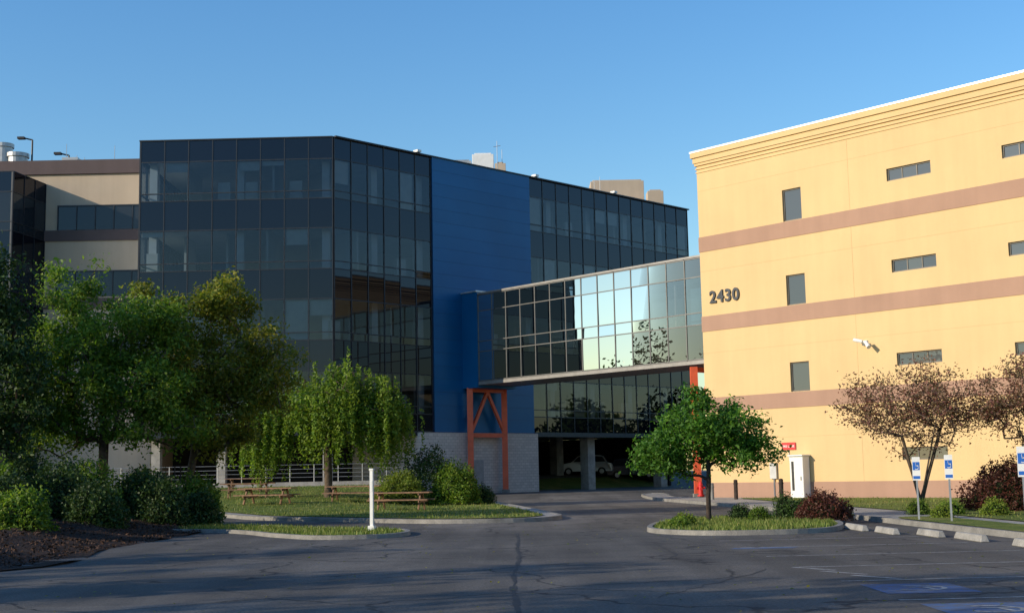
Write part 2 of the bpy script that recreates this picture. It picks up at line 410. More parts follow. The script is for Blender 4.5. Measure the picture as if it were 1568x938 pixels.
# ------------------------------------------------------------------ yellow building
yb=empty('yellow_stucco_building',(10.3,71.2,0))
FY=frame((10.42,71.19),(.682,-.731),(-.731,-.682))
L=44.0
wins=[]
for zb,zt_ in ((14.35,16.02),(9.95,11.52),(5.5,7.0)):
    wins.append((5.6,6.76,zb,zt_,1))
for zb,zt_ in ((15.4,16.02),(10.9,11.52),(6.4,7.0),(1.9,2.5)):
    for s0 in (11.75,17.67,23.6,29.5,35.4): wins.append((s0,s0+2.36,zb,zt_,3))
ss=sorted({0,.0,L}|{w[0] for w in wins}|{w[1] for w in wins}); zs=sorted({0,18.5}|{w[2] for w in wins}|{w[3] for w in wins})
mb=MB()
for a,b in zip(ss,ss[1:]):
    for c,d in zip(zs,zs[1:]):
        ms,mz=(a+b)/2,(c+d)/2
        if any(w[0]<ms<w[1] and w[2]<mz<w[3] for w in wins): continue
        mb.face([FY(a,0,c),FY(b,0,c),FY(b,0,d),FY(a,0,d)])
RV=.16
for w in wins:
    a,b,c,d=w[:4]
    mb.face([FY(a,0,c),FY(a,-RV,c),FY(a,-RV,d),FY(a,0,d)]);mb.face([FY(b,0,c),FY(b,0,d),FY(b,-RV,d),FY(b,-RV,c)])
    mb.face([FY(a,0,c),FY(b,0,c),FY(b,-RV,c),FY(a,-RV,c)]);mb.face([FY(a,0,d),FY(a,-RV,d),FY(b,-RV,d),FY(b,0,d)])
mb.face([FY(0,0,0),FY(0,0,18.5),FY(0,-26,18.5),FY(0,-26,0)])
mb.face([FY(L,0,0),FY(L,-26,0),FY(L,-26,18.5),FY(L,0,18.5)])
mb.face([FY(0,-26,0),FY(0,-26,18.5),FY(L,-26,18.5),FY(L,-26,0)])
mb.obj('walls',YEL,yb,recalc=False)
mb=MB()
def wrap(z0,z1,pr,mi=0):
    mb.box(FY,-pr,L+pr,0.0,pr,z0,z1,mi); mb.box(FY,-pr,0.0,-26,-.001,z0,z1,mi)
wrap(13.5,14.33,.03);wrap(9.1,9.93,.03);wrap(4.7,5.48,.03);wrap(0,.92,.04)
mb.obj('terracotta_bands',PINK,yb)
mb=MB()
wrap(17.95,18.02,.04);wrap(18.15,18.22,.06);wrap(18.35,18.5,.09); wrap(18.5,18.8,.15);wrap(18.8,19.08,.24)
mb.obj('cornice',YEL,yb)
mb=MB(); mb.box(FY,-.27,L+.27,-.25,.27,19.08,19.17);mb.box(FY,-.27,.25,-26,-.252,19.08,19.17);mb.obj('roof_coping',TRIM,yb)
mb=MB(); mb.prism([FY(.1,-.1,0)[:2],FY(L-.1,-.1,0)[:2],FY(L-.1,-25.9,0)[:2],FY(.1,-25.9,0)[:2]],18.6,18.75);mb.obj('roof',ROOFM,yb)
JT=m_stucco('joint_sealant',(.55,.385,.20))
mb=MB()
for s0 in (9.6,21.6,33.4): mb.box(FY,s0,s0+.015,0,.006,.92,17.9)
for z in (16.9,12.4,7.9,3.2): mb.box(FY,0,L,0,.004,z,z+.015)
mb.obj('control_joints',JT,yb)
mbf=MB();mbg=MB()
for a,b,c,d,n in wins:
    t=.06
    mbf.box(FY,a,a+t,-RV+.001,-RV+.06,c,d);mbf.box(FY,b-t,b,-RV+.001,-RV+.06,c,d)
    mbf.box(FY,a+t,b-t,-RV+.001,-RV+.06,c,c+t);mbf.box(FY,a+t,b-t,-RV+.001,-RV+.06,d-t,d)
    for k in range(1,n): x=a+(b-a)*k/n; mbf.box(FY,x-.025,x+.025,-RV+.001,-RV+.05,c+t,d-t)
    for k in range(n):
        x0=a+t*(k==0)+(b-a)*k/n;x1=a+(b-a)*(k+1)/n-t*(k==n-1); e=[rnd.uniform(-.004,.004) for _ in range(4)]
        mbg.face([FY(x0,-RV+.02+e[0],c+t),FY(x1,-RV+.02+e[1],c+t),FY(x1,-RV+.02+e[2],d-t),FY(x0,-RV+.02+e[0]+e[2]-e[1],d-t)])
mbf.obj('window_frames',WFR,yb);mbg.obj('window_glass',m_spandrel('lab_window_glass',(.08,.085,.085),.02),yb,recalc=False)
def text(name,s,size,loc,xdir,nrm,mat,parent=None,ext=.02,bold=.012):
    cu=bpy.data.curves.new(name,'FONT'); cu.body=s; cu.size=size; cu.extrude=ext; cu.offset=bold; cu.space_character=1.12
    o=bpy.data.objects.new(name,cu); scene.collection.objects.link(o); cu.materials.append(mat)
    X=Vector((xdir[0],xdir[1],0));Z=Vector((nrm[0],nrm[1],0)); Y=Vector((0,0,1))
    o.matrix_world=Matrix((( X.x,Y.x,Z.x,loc[0]),(X.y,Y.y,Z.y,loc[1]),(X.z,Y.z,Z.z,loc[2]),(0,0,0,1)))
    if parent: adopt(o,parent)
    return o
text('street_number','2430',.92,FY(.6,.05,10.62),FY.d,FY.n,MUL,yb,.03,.022)
fs=empty('fire_lane_sign',FY(5.2,.05,2.6))
mb=MB(); mb.box(FY,4.9,5.75,.045,.06,2.55,2.92); mb.obj('plate',SIGNR,fs)
mb=MB(); mb.box(FY,5.3,5.34,.0,.044,2.0,2.9); mb.obj('bracket',GREYM,fs)
text('lettering','FIRE LANE',.15,FY(4.93,.066,2.68),FY.d,FY.n,WHITE,fs,.002,.004)
cab=empty('utility_cabinet',FY(6.2,.4,0))
mb=MB(); mb.box(FY,5.75,6.55,.05,.65,.12,2.2); mb.box(FY,5.7,6.6,.05,.75,2.2,2.28); mb.obj('housing',WHITE,cab,bevel=.02)
mb=MB(); mb.box(FY,5.87,6.0,.65,.67,.5,1.95);mb.box(FY,6.4,6.43,.65,.68,1.0,1.2);mb.obj('vent_slot',BLACKM,cab)
mb=MB(); mb.box(FY,4.15,4.55,.001,.14,1.1,1.9); mb.beam(FY(4.35,.07,.2),FY(4.35,.07,1.1),.06,.06); mb.obj('wall_shadow_box',GREYM,yb)  # added grey box and stem standing in for a shadow on the wall
sc_=empty('security_camera',FY(10.1,.1,7.6))
mb=MB(); mb.box(FY,9.98,10.22,.0,.08,7.5,7.74); mb.beam(FY(10.1,.08,7.62),FY(10.1,.45,7.62),.07,.07); mb.tube(FY(9.75,.5,7.78),FY(10.2,.45,7.66),.09,.08,10); mb.tube(FY(10.35,.4,7.62),FY(10.6,.55,7.35),.09,.11,10); mb.tube(FY(10.1,.42,7.62),FY(10.4,.42,7.62),.03,.03)
mb.obj('housing',WHITE,sc_)

# ------------------------------------------------------------------ glass building
gb=empty('glass_office_building',(-11.4,82.8,0))
FA=frame((-24.0,83.0),(12.6,-.2),(0,-1)); LA=12.602
FR=frame((-11.4,82.8),(.7085,.7057),(.7057,-.7085)); LR=37.3
FL=frame((-24.0,83.0),(0,1),(-1,0)); LL=30
ztop=23.5;zbot=4.55
rows=[(22.1,23.5,0),(20.0,22.1,1),(19.5,20.0,1),(17.55,19.5,0),(15.4,17.55,1),(14.9,15.4,1),(12.95,14.9,0),(10.8,12.95,1),(10.3,10.8,1),(8.35,10.3,0),(6.2,8.35,1),(5.7,6.2,1),(4.55,5.7,0)]
gv=MB();gs=MB();mu=MB()
def curtain(fr,s0,s1,n,mbv,mbs,mbm,rows,mw=.06,tilt=.0035):
    w=(s1-s0)/n
    for k in range(n):
        for z0,z1,vis in rows:
            e=[rnd.gauss(0,tilt) for _ in range(3)]
            a,b=s0+k*w+mw/2,s0+(k+1)*w-mw/2;c,d=z0+mw/2,z1-mw/2
            (mbv if vis else mbs).face([fr(a,e[0],c),fr(b,e[1],c),fr(b,e[2],d),fr(a,e[0]+e[2]-e[1],d)])
    for k in range(n+1):
        x=s0+k*w; mbm.box(fr,x-mw/2,x+mw/2,-.12,.045,rows[-1][0],rows[0][1])
    zl=sorted({r[0] for r in rows}|{rows[0][1]})
    for z in zl:
        for k in range(n): mbm.box(fr,s0+k*w+mw/2,s0+(k+1)*w-mw/2,-.12,.03,z-mw/2,z+mw/2)
curtain(FA,0.05,LA-.05,8,gv,gs,mu,rows)
curtain(FR,0.05,8.3,6,gv,gs,mu,rows)
curtain(FR,18.05,37.25,13,gv,gs,mu,rows)
curtain(FL,0.05,LL,20,gv,gs,mu,rows)
gv.obj('vision_glass',GV,gb,recalc=False);gs.obj('spandrel_glass',GS,gb,recalc=False);mu.obj('mullions',MUL,gb)
FE=frame((15.03,109.13),(-.7057,.7085),(.7,.7))
mb=MB(); mb.box(FE,0.1,28,-.2,0,zbot,ztop-.02); mb.obj('end_wall',GS,gb)
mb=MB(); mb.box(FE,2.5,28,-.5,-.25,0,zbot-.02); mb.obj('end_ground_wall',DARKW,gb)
poly=[Vector(p) for p in ((-24,83),(-11.4,82.8),(15.03,109.13),(-4.7,129),(-24,129))]
pin=inset(poly,.3); core=inset(poly,6.5)
mb=MB()
for z0,z1 in ((22.2,23.3),(17.7,19.35),(13.1,14.75),(8.5,10.15),(4.6,5.6)):
    mb.prism([(p.x,p.y) for p in pin],z0,z1,0)
mb.obj('floor_slabs',INTC,gb)
mb=MB();cz=(5.61,8.49),(10.16,13.09),(14.76,17.69),(19.36,22.19)
for z0,z1 in cz: mb.prism([(p.x,p.y) for p in core],z0,z1)
for z0,z1 in cz:
    for fr,l0,l1 in ((FA,1.5,11),(FR,2,8),(FR,19,36)):
        x=l0+rnd.uniform(0,1.5)
        while x<l1:
            mb.box(fr,x,x+.15,-5.5,-rnd.choice([.5,2.2,3]),z0+.002,z1-.002); x+=rnd.choice([3,3,4.5,6])
mb.obj('interior_walls',INTW,gb)
mb=MB()
for fr,s0,n,w in ((FA,.05,8,1.563),(FR,.05,6,1.375),(FR,18.05,13,1.477)):
    for zt_,zb in ((22.05,19.9),(17.5,15.3),(12.9,10.7),(8.3,6.1)):
        for k in range(n):
            if rnd.random()<(.40 if fr is FA else .2):
                x=s0+k*w; dz=rnd.choice([.3,.6,1.0,1.5,2.5]); mb.box(fr,x+.08,x+w-.08,-.22,-.19,zt_-dz,zt_)
            if rnd.random()<.25:
                x=s0+k*w+rnd.uniform(.1,.5); mb.box(fr,x,x+.8,-.9,-.6,zb-.4,zb+.9)
mb.obj('blinds_and_furniture',BLIND,gb)
mb=MB()
for x in (.7,6.4,12.0):
    for z0,z1 in cz: mb.box(FA,x-.25,x+.25,-1.2,-.7,z0+.002,z1-.002)
for x in (4,8,21,25.5,30,34.5):
    for z0,z1 in cz: mb.box(FR,x-.25,x+.25,-1.3,-.8,z0+.002,z1-.002)
mb.obj('interior_columns',WHITE,gb)
mb=MB(); mb.box(FA,-.05,LA-.04,-.3,.08,23.5,23.58);mb.box(FR,.04,LR+.05,-.3,.22,23.5,23.59);mb.obj('parapet_coping',MUL,gb)
mb=MB();mb.prism([(p.x,p.y) for p in pin],23.31,23.36);mb.obj('roof',ROOFM,gb)
mb=MB(); nrow=21; dz=(23.5-4.5)/nrow
for i in range(nrow):
    cuts=[8.37,18.0]
    for a,b in zip(cuts,cuts[1:]):
        mb.box(FR,a,b,.02,.15,4.5+i*dz+.006,4.5+(i+1)*dz-.006)
mb.obj('blue_wall_panels',BLUE,gb)
mb=MB(); mb.box(FR,8.36,18.01,-.3,.13,4.48,23.49); mb.obj('blue_wall_backing',simple('blue_joint',(.003,.035,.10),.6),gb)
mb=MB(); mb.box(FR,8.3,18.06,-.2,.19,23.5,23.56); mb.obj('blue_wall_coping',TRIM,gb)
mb=MB(); mb.box(FR,6.9,18.2,-7,.3,-.5,4.47); mb.obj('block_base_wall',CMU,gb)
mb=MB(); mb.box(FR,11.6,12.7,.301,.32,.4,2.6); mb.obj('service_door',simple('service_door_grey',(.30,.29,.29),.6),gb)
mb=MB(); mb.box(FR,18.2,LR,-.2,.06,4.25,4.53); mb.box(FR,0,6.9,-.2,.06,4.25,4.53); mb.box(FA,0,LA-.1,-.2,.06,4.25,4.53); mb.obj('soffit_fascia',MUL,gb)
mb=MB()
for s_,d_ in ((25.2,-1.2),(34,-1.2),(30,-9)):
    mb.box(FR,s_-.4,s_+.4,d_-.4,d_+.4,-.3,4.6)
for s_ in (5.2,12.0,1.0): mb.box(FA,s_-.28,s_+.28,-1.6,-1.04,.5,4.6)
mb.obj('ground_columns',WALK,gb)
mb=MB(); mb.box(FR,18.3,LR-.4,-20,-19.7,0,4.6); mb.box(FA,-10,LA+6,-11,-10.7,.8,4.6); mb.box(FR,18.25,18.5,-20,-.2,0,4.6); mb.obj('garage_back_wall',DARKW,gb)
def rbox(x0,x1,y0,y1,z0,z1,mat,name='rooftop_unit'):
    mb=MB(); WB(mb,x0,x1,y0,y1,z0,z1); WB(mb,x0+.2,x1-.2,y0+.2,y1-.2,z1,z1+.15); mb.obj(name,mat,gb,bevel=.02)
rbox(-5.9,-3.2,108,112,23.36,27.9,GREYM); rbox(-3.1,-1.3,107,110,23.36,28.2,WHITE); rbox(-1.2,-.3,107,110,23.36,27.4,BEIGE)
rbox(7.3,12.1,115.5,119,23.36,27.6,BEIGE); rbox(12.2,13.6,113.5,115,23.36,26.2,BEIGE)
mb=MB()
for x,y,z in ((-1.0,107,29.3),(-.6,108,28.8),(7.4,112,26.9),(7.9,112,27.2)): mb.tube((x,y,23.3),(x,y,z),.035,.02,5)
mb.tube((-1.3,107,28.8),(-.7,107,28.9),.025,.025,5); mb.tube((-6.6,104,23.3),(-6.6,104,25.2),.1,.1,8)
mb.obj('antennas',GREYM,gb)
mb=MB()
for s_ in (6.9,18.5,27.5): mb.box(FR,s_,s_+.35,-.1,.35,23.61,23.77)
mb.obj('parapet_lights',WHITE,gb)

tw=empty('terrace_wall',(-18,81.2,0))
mb=MB(); WB(mb,-34,-6.4,81.6,82.0,.3,1.36); mb.obj('wall',WALK,tw)
mb=MB(); WB(mb,-34,-6.6,82.01,95,.6,1.3); mb.obj('terrace_floor',WALK,tw)
rl_=empty('metal_railing',(-18,81.8,0))
mb=MB(); x=-32
while x<-6.6:
    mb.tube((x,81.8,1.36),(x,81.8,2.42),.03,.03,6)
    x+=1.5
for z in (2.42,2.15,1.9,1.65): mb.tube((-32,81.8,z),(-6.8,81.8,z),.014,.014,6)
mb.obj('rails',GREYM,rl_)

# ------------------------------------------------------------------ bridge
br=empty('skybridge',(12.66,73.3,7))
FB=frame((12.66,73.3),(-.682,.731),(-.731,-.682))
brows=[(12.75,13.85,0),(10.65,12.75,1),(9.95,10.65,1),(7.95,9.95,0)]
gv=MB();gs=MB();mu=MB()
def curtain2(fr,s0,n,w,d,rows):
    for k in range(n):
        for z0,z1,vis in rows:
            e=[rnd.gauss(0,.005) for _ in range(3)]
            a,b=s0+k*w+.03,s0+(k+1)*w-.03
            (gv if vis else gs).face([fr(a,d+e[0],z0+.03),fr(b,d+e[1],z0+.03),fr(b,d+e[2],z1-.03),fr(a,d+e[0]+e[2]-e[1],z1-.03)])
    for k in range(n+1):
        x=s0+k*w; mu.box(fr,x-.03,x+.03,d-.1,d+.035,7.95,13.85)
    for z in (7.95,9.95,10.65,12.75,13.85):
        for k in range(n): mu.box(fr,s0+k*w+.03,s0+(k+1)*w-.03,d-.1,d+.03,z-.03,z+.03)
BW=3.4; nb_=16; w_=22.6/nb_
curtain2(FB,-.6,nb_,w_,0,brows);curtain2(FB,-.6,nb_,w_,-BW,brows)
gv.obj('vision_glass',BGV,br,recalc=False);gs.obj('spandrel_glass',BGS,br,recalc=False);mu.obj('mullions',MULL,br)
mb=MB(); mb.box(FB,-.6,22,-BW+.15,-.15,7.8,9.3);mb.box(FB,-.6,22,-BW+.15,-.15,13.0,13.8);mb.obj('floor_and_ceiling',INTC,br)
mb=MB(); mb.box(FB,-.6,22.0,-BW-.06,.06,7.68,7.9);mb.box(FB,-.6,22.0,-BW-.06,.06,13.9,14.02);mb.obj('edge_fascia',MULF,br)
mb=MB()
for k in range(0,22,4): mb.tube(FB(k+.8,-.5,9.3),FB(k+.8,-.5,13),.08,.08,8)
mb.obj('interior_posts',WHITE,br)
mb=MB(); mb.box(FB,22.02,25.6,-BW-.1,.12,7.5,14.1);mb.obj('blue_vestibule',BLUE,br)
mb=MB(); mb.box(FB,21.98,25.5,-BW-.2,.2,14.1,14.2); mb.box(FB,24.3,24.6,.125,.2,7.6,14.05);mb.obj('vestibule_trim',TRIM,br)
for k,t in enumerate((23.1,3.3)):
    mb=MB(); a=FB(t,-.1,0);b=FB(t,-BW+.1,0); za=h(a[0],a[1])
    A1=Vector((a[0],a[1],za-.1));B1=Vector((b[0],b[1],za-.1)); up=Vector((0,0,1))
    T=7.55-za+.1; M1=(A1+B1)/2
    mb.beam(A1,A1+up*T,.40,.40);mb.beam(B1,B1+up*T,.40,.40)
    mb.beam(A1+up*4.1,B1+up*4.1,.26,.28); mb.beam(A1+up*(T-.15),B1+up*(T-.15),.26,.28)
    mb.beam(A1+up*4.2,M1+up*(T-.25),.2,.2);mb.beam(B1+up*4.2,M1+up*(T-.25),.19,.19)
    mb.beam(A1,A1+up*.35,.55,.55,1);mb.beam(B1,B1+up*.35,.55,.55,1)
    mb.obj('steel_support_frame',[RED,KERB],None)

# ------------------------------------------------------------------ left rear building
lb=empty('beige_lab_building',(-30,88,0))
mb=MB(); WB(mb,-64,-24.4,88,110,0,22.6); mb.obj('walls',BEIGE,lb)
mb=MB(); WB(mb,-64.1,-24.35,87.85,110.1,22.62,23.6); WB(mb,-64,-24.4,87.93,87.995,17.95,18.7);WB(mb,-64,-24.4,87.93,87.995,13.3,14.0); mb.obj('brown_bands',BROWN,lb)
mb=MB();mf=MB()
for zb,zt_ in ((18.72,20.35),(14.1,15.8),(9.5,11.2)):
    x=-31.0
    while x<-24.6:
        mb.face([(x+.03,87.96+rnd.uniform(-.005,.005),zb),(min(x+1.25,-24.5),87.96,zb),(min(x+1.25,-24.5),87.96,zt_),(x+.03,87.96,zt_)]); WB(mf,x-.03,x+.03,87.9,87.99,zb,zt_); x+=1.28
    WB(mf,-31.05,-24.5,87.9,87.99,zt_,zt_+.08)
mb.obj('windows',WING,lb,recalc=False);mf.obj('window_frames',MUL,lb)
FG=frame((-32.6,84),(-1,0),(0,-1));FG2=frame((-32.6,84),(.7,4),(1,-.2))
gv=MB();gs=MB();mu=MB()
r2=[(20.6,21.95,0),(18.6,20.6,1),(18.0,18.6,1),(16.1,18,0),(14,16.1,1),(13.4,14,1),(11.5,13.4,0),(8.8,11.5,1),(4,8.8,0)]
curtain(FG,0,28,18,gv,gs,mu,r2); curtain(FG2,0,4.06,3,gv,gs,mu,r2)
gv.obj('corner_glass',WING,lb,recalc=False);gs.obj('corner_spandrels',GS,lb,recalc=False);mu.obj('corner_mullions',MUL,lb)
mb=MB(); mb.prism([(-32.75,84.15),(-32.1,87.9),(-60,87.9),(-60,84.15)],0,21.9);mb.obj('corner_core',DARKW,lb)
for x,r_,z in ((-39.6,.65,28.0),(-38.5,.75,27.2),(-40.6,.4,28.3)):
    mb=MB(); mb.tube((x,100,23.2),(x,100,z-.3),r_,r_,20); mb.tube((x,100,z-.3),(x,100,z),r_*1.15,r_*1.15,20); mb.tube((x,100,25.4),(x,100,25.6),r_*1.08,r_*1.08,20)
    o=mb.obj('exhaust_stack',GREYM,lb)
def rooflamp(x,y,zb,zt_,dx):
    mb=MB(); mb.tube((x,y,zb),(x,y,zt_),.09,.07,8); mb.tube((x,y,zt_),(x+dx,y,zt_+.15),.06,.06,8)
    WB(mb,min(x+dx,x+dx*1.9),max(x+dx,x+dx*1.9),y-.2,y+.2,zt_+.08,zt_+.25); mb.obj('roof_lamp',BLACKM,None)
rooflamp(-37.4,100,22.6,28.3,-.6); rooflamp(-34.5,100,22.6,27.0,-.6)
mb=MB()
for x,z in ((-34.0,27.4),(-33.2,26.5),(-32.6,26.3),(-30.3,27.2)): mb.tube((x,98,22.6),(x,98,z),.03,.02,5)
WB(mb,-34,-32.8,97,98,23.6,26.1)
mb.obj('roof_masts',GREYM,lb)

# ------------------------------------------------------------------ vegetation
LG=m_leaf('locust_leaf',[(.055,.115,.014),(.10,.185,.022),(.16,.255,.03),(.23,.29,.04)],.40)
LGO=m_leaf('golden_leaf',[(.075,.12,.015),(.14,.175,.022),(.27,.235,.032),(.13,.17,.022)],.40)
LD=m_leaf('dark_leaf',[(.018,.045,.012),(.038,.075,.018),(.065,.115,.026)],.22)
LM=m_leaf('maple_leaf',[(.045,.13,.018),(.08,.20,.026),(.13,.26,.035)],.38)
LW=m_leaf('weeping_leaf',[(.085,.16,.018),(.14,.23,.026),(.23,.30,.04)],.40)
LP=m_leaf('plum_leaf',[(.18,.06,.055),(.25,.11,.08),(.15,.13,.06),(.33,.18,.14)],.32)
LR_=m_leaf('red_shrub_leaf',[(.06,.02,.018),(.12,.035,.025),(.09,.05,.03)],.25)
LY=m_leaf('yellowgreen_leaf',[(.11,.18,.02),(.17,.23,.03),(.22,.25,.04)],.35)
LF=m_leaf('far_leaf',[(.03,.06,.014),(.055,.10,.02),(.08,.13,.026)],.2,.2)
CHIP=simple('bark_chip',(.075,.046,.034),.95,0,.1,.6,9)
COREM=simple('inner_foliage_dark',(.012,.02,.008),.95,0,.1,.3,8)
def leafmesh(name,C,size,mat,r,up=.35,parent=None,asp=.5):
    n=len(C); C=np.asarray(C)
    nrm=r.normal(size=(n,3)); nrm[:,2]+=up*2; nrm/=np.linalg.norm(nrm,axis=1)[:,None]
    t=r.normal(size=(n,3)); t-= (t*nrm).sum(1)[:,None]*nrm; t/=np.linalg.norm(t,axis=1)[:,None]
    b=np.cross(nrm,t); l=size*r.uniform(.55,1.3,size=(n,1))
    V=np.empty((n,4,3)); V[:,0]=C-t*l*.5; V[:,1]=C+b*l*asp*.5+nrm*l*.08; V[:,2]=C+t*l*.5; V[:,3]=C-b*l*asp*.5+nrm*l*.08
    me=bpy.data.meshes.new(name); me.vertices.add(n*4); me.vertices.foreach_set('co',V.reshape(-1))
    me.loops.add(n*4); me.loops.foreach_set('vertex_index',np.arange(n*4,dtype=np.int32))
    me.polygons.add(n); me.polygons.foreach_set('loop_start',np.arange(0,n*4,4,dtype=np.int32)); me.polygons.foreach_set('loop_total',np.full(n,4,dtype=np.int32))
    me.materials.append(mat); me.update(); me.validate()
    o=bpy.data.objects.new(name,me); scene.collection.objects.link(o)
    if parent: adopt(o,parent)
    return o
rc=np.random.RandomState(77); Cc=[]
while len(Cc)<16000:
    x=rc.uniform(-19,-9.6);y=rc.uniform(20,50)
    if inpoly(x,y,PM): Cc.append((x,y,h(x,y)+.045+mb_(x,y)))
leafmesh('mulch_chips',Cc,.11,CHIP,rc,.5,ml,.4)
Cl=[(rc.uniform(-9,9.5),rc.uniform(14,46),0) for _ in range(700)]; Cl=[(x,y,h(x,y)+.012) for x,y,_ in Cl]
leafmesh('fallen_leaves',Cl,.06,LGO,rc,2.5,None,.6)
def tree(name,x,y,fork,ells,nn,nl,ls,leaf,bark=BARK,tr=.14,seed=1,hang=0,spread=.32,stems=1,up=.35,shell=.55,tips=.5,z=None,strands=500):
    r=np.random.RandomState(seed); z0=h(x,y) if z is None else z
    root=empty(name,(x,y,z0)); B=np.array([x,y,z0])
    vol=np.array([e[3]*e[4]*e[5] for e in ells])**.8; vol/=vol.sum()
    pts=[]
    while len(pts)<nn:
        e=ells[r.choice(len(ells),p=vol)]
        d=r.normal(size=3); d/=np.linalg.norm(d); k=r.rand()**(shell)
        p=np.array(e[:3])+d*k*np.array(e[3:6])
        if p[2]<fork*.7: continue
        pts.append(p)
    pts=np.array(pts)
    nodes=[];par=[]
    cz_=max(e[2]+e[5] for e in ells); cx=np.average([e[0] for e in ells],weights=vol); cy=np.average([e[1] for e in ells],weights=vol)
    if stems==1:
        k=7; top=fork+(cz_-fork)*.62
        for i in range(k+1):
            t=i/k; zz=t*top; f_=max(0,(zz-fork*.6)/(top))
            nodes.append(np.array([cx*f_*1.2+r.normal()*.04*t,cy*f_*1.2+r.normal()*.04*t,zz-(.15 if i==0 else 0)])); par.append(i-1)
    else:
        nodes.append(np.array([0,0,-.15]));par.append(-1); nodes.append(np.array([0,0,fork*.5]));par.append(0)
        for s_ in range(stems):
            a=6.28*s_/stems+r.rand(); p_=1
            for i in range(1,5):
                t=i/4; nodes.append(np.array([cx*t+math.cos(a)*t*ells[0][3]*.45,cy*t+math.sin(a)*t*ells[0][4]*.45,fork*.5+t*(cz_-fork*.5)*.6])); par.append(p_); p_=len(nodes)-1
    start=np.array([cx,cy,fork]); order=np.argsort(np.linalg.norm(pts-start,axis=1))
    tipids=[]
    for i in order:
        p=pts[i]; A=np.array(nodes); ok=A[:,2]>fork*.6
        d=np.linalg.norm(A-p,axis=1)+np.maximum(0,A[:,2]-p[2])*.9+np.where(ok,0,50)
        j=int(np.argmin(d)); L_=np.linalg.norm(A[j]-p)
        if L_>.7:
            m_=(A[j]+p)/2+r.normal(size=3)*.06*L_+np.array([0,0,.07*L_]); nodes.append(m_);par.append(j); j=len(nodes)-1
        nodes.append(p);par.append(j);tipids.append(len(nodes)-1)
    n=len(nodes); cnt=np.zeros(n)
    for i in tipids: cnt[i]=1
    depth=[0]*n
    for i in range(n):
        if par[i]>=0: depth[i]=depth[par[i]]+1
    for i in sorted(range(n),key=lambda q:-depth[q]):
        if par[i]>=0: cnt[par[i]]+=cnt[i]
    rad=np.maximum(.010,tr*(np.maximum(cnt,.6)/cnt[0])**.5)
    mb=MB()
    for i in range(1,n):
        a=nodes[par[i]]+B;b=nodes[i]+B
        ra=rad[par[i]] if par[i]<8 and i<8 else min(rad[par[i]],rad[i]*1.25)
        if par[i]==0: ra=rad[0]*1.25
        mb.tube(a,b,ra,rad[i],7 if rad[i]>.04 else 4,caps=False)
    mb.obj('trunk_and_limbs',bark,root,smooth=True,recalc=False)
    NA=np.array(nodes)
    ids=np.array(tipids)
    if hang>0:
        si=r.choice(ids,size=strands); SP=NA[si]+B+r.normal(size=(strands,3))*np.array([.35,.35,.25])
        SL=hang*r.uniform(.35,1.0,size=strands); SL=np.minimum(SL,SP[:,2]-(z0+.7))
        sn=np.repeat(np.arange(strands),nl//strands); t=r.rand(len(sn))
        C=SP[sn].copy(); C[:,2]-=t*SL[sn]; out=(SP[sn,:2]-B[:2]); out/=np.linalg.norm(out,axis=1)[:,None]+.01
        C[:,:2]+=out*(np.sin(t*1.6)*.12)[:,None]+r.normal(size=(len(sn),2))*.06
        leafmesh('foliage',C,ls,leaf,r,.0,root,.45); return root
    w=r.gamma(2.0,1.0,size=len(ids)); w/=w.sum()
    pick=r.choice(ids,size=nl,p=w)
    C=NA[pick]+B; pa=np.array(par)[pick]; t=r.rand(nl,1)*tips; C=C*(1-t)+(NA[pa]+B)*t
    C=C+r.normal(size=(nl,3))*np.array([spread,spread,spread*.7])
    leafmesh('foliage',C,ls,leaf,r,up,root,.5)
    return root
tree('honey_locust_tree',-14.4,46,2.0,[(0,0,5.4,2.9,2.5,2.5),(-1.8,0,3.6,1.8,1.9,1.6),(1.9,-.3,4.0,2.1,2.0,1.8),(-.9,.2,7.9,1.3,1.3,1.6),(1.7,.2,6.9,1.3,1.4,1.4),(-2.6,0,5.8,1.2,1.2,1.5)],340,44000,.16,LG,tr=.17,seed=3,spread=.27,tips=.35)
tree('honey_locust_tree',-12.1,48.5,2.0,[(.6,0,5.2,2.3,2.3,2.2),(2.6,0,6.0,1.6,1.5,1.7),(1.2,0,8.0,1.2,1.2,1.5),(-1.2,.3,7.4,1.3,1.3,1.6),(3.0,0,4.4,1.0,1.3,1.0),(1.3,0,3.2,1.5,1.9,1.2)],300,32000,.16,LGO,tr=.15,seed=5,spread=.25,tips=.35)
tree('shade_tree',-17.6,43,1.6,[(0,0,5.2,2.5,2.4,2.7),(.3,0,7.9,1.5,1.5,1.5),(.8,-.4,3.0,2.0,1.8,1.5)],190,24000,.17,LD,tr=.16,seed=8,spread=.3)
tree('weeping_cherry_tree',-9.3,65.5,1.7,[(0,0,5.3,2.7,2.4,1.2),(-2.7,0,4.5,1.6,1.6,1.0),(2.7,0,4.7,1.5,1.6,1.1),(.6,0,6.1,1.4,1.3,.9),(2.5,0,5.6,1.0,.9,.7),(-3.4,0,3.7,1.1,1.2,.7)],240,46000,.18,LW,tr=.2,seed=11,hang=3.0,spread=.2,tips=.3,strands=800)
tree('maple_tree',5.75,39.5,1.15,[(0,0,2.75,1.5,1.45,1.0),(-1.2,0,2.1,1.05,1.0,.8),(1.2,0,2.2,1.1,1.0,.8),(-.1,0,3.7,.65,.65,.5),(.95,0,3.2,.8,.8,.6)],190,18000,.135,LM,BARKD,tr=.075,seed=14,spread=.18,tips=.3)
tree('plum_tree',12.75,41.6,.9,[(0,0,3.4,2.2,1.9,1.4),(-1.4,0,3.6,1.1,1.0,1.0),(1.3,0,3.4,1.2,1.0,.9),(.3,0,4.5,1.0,1.0,.6)],300,11500,.10,LP,BARK,tr=.08,seed=17,spread=.19,stems=4,tips=.6)
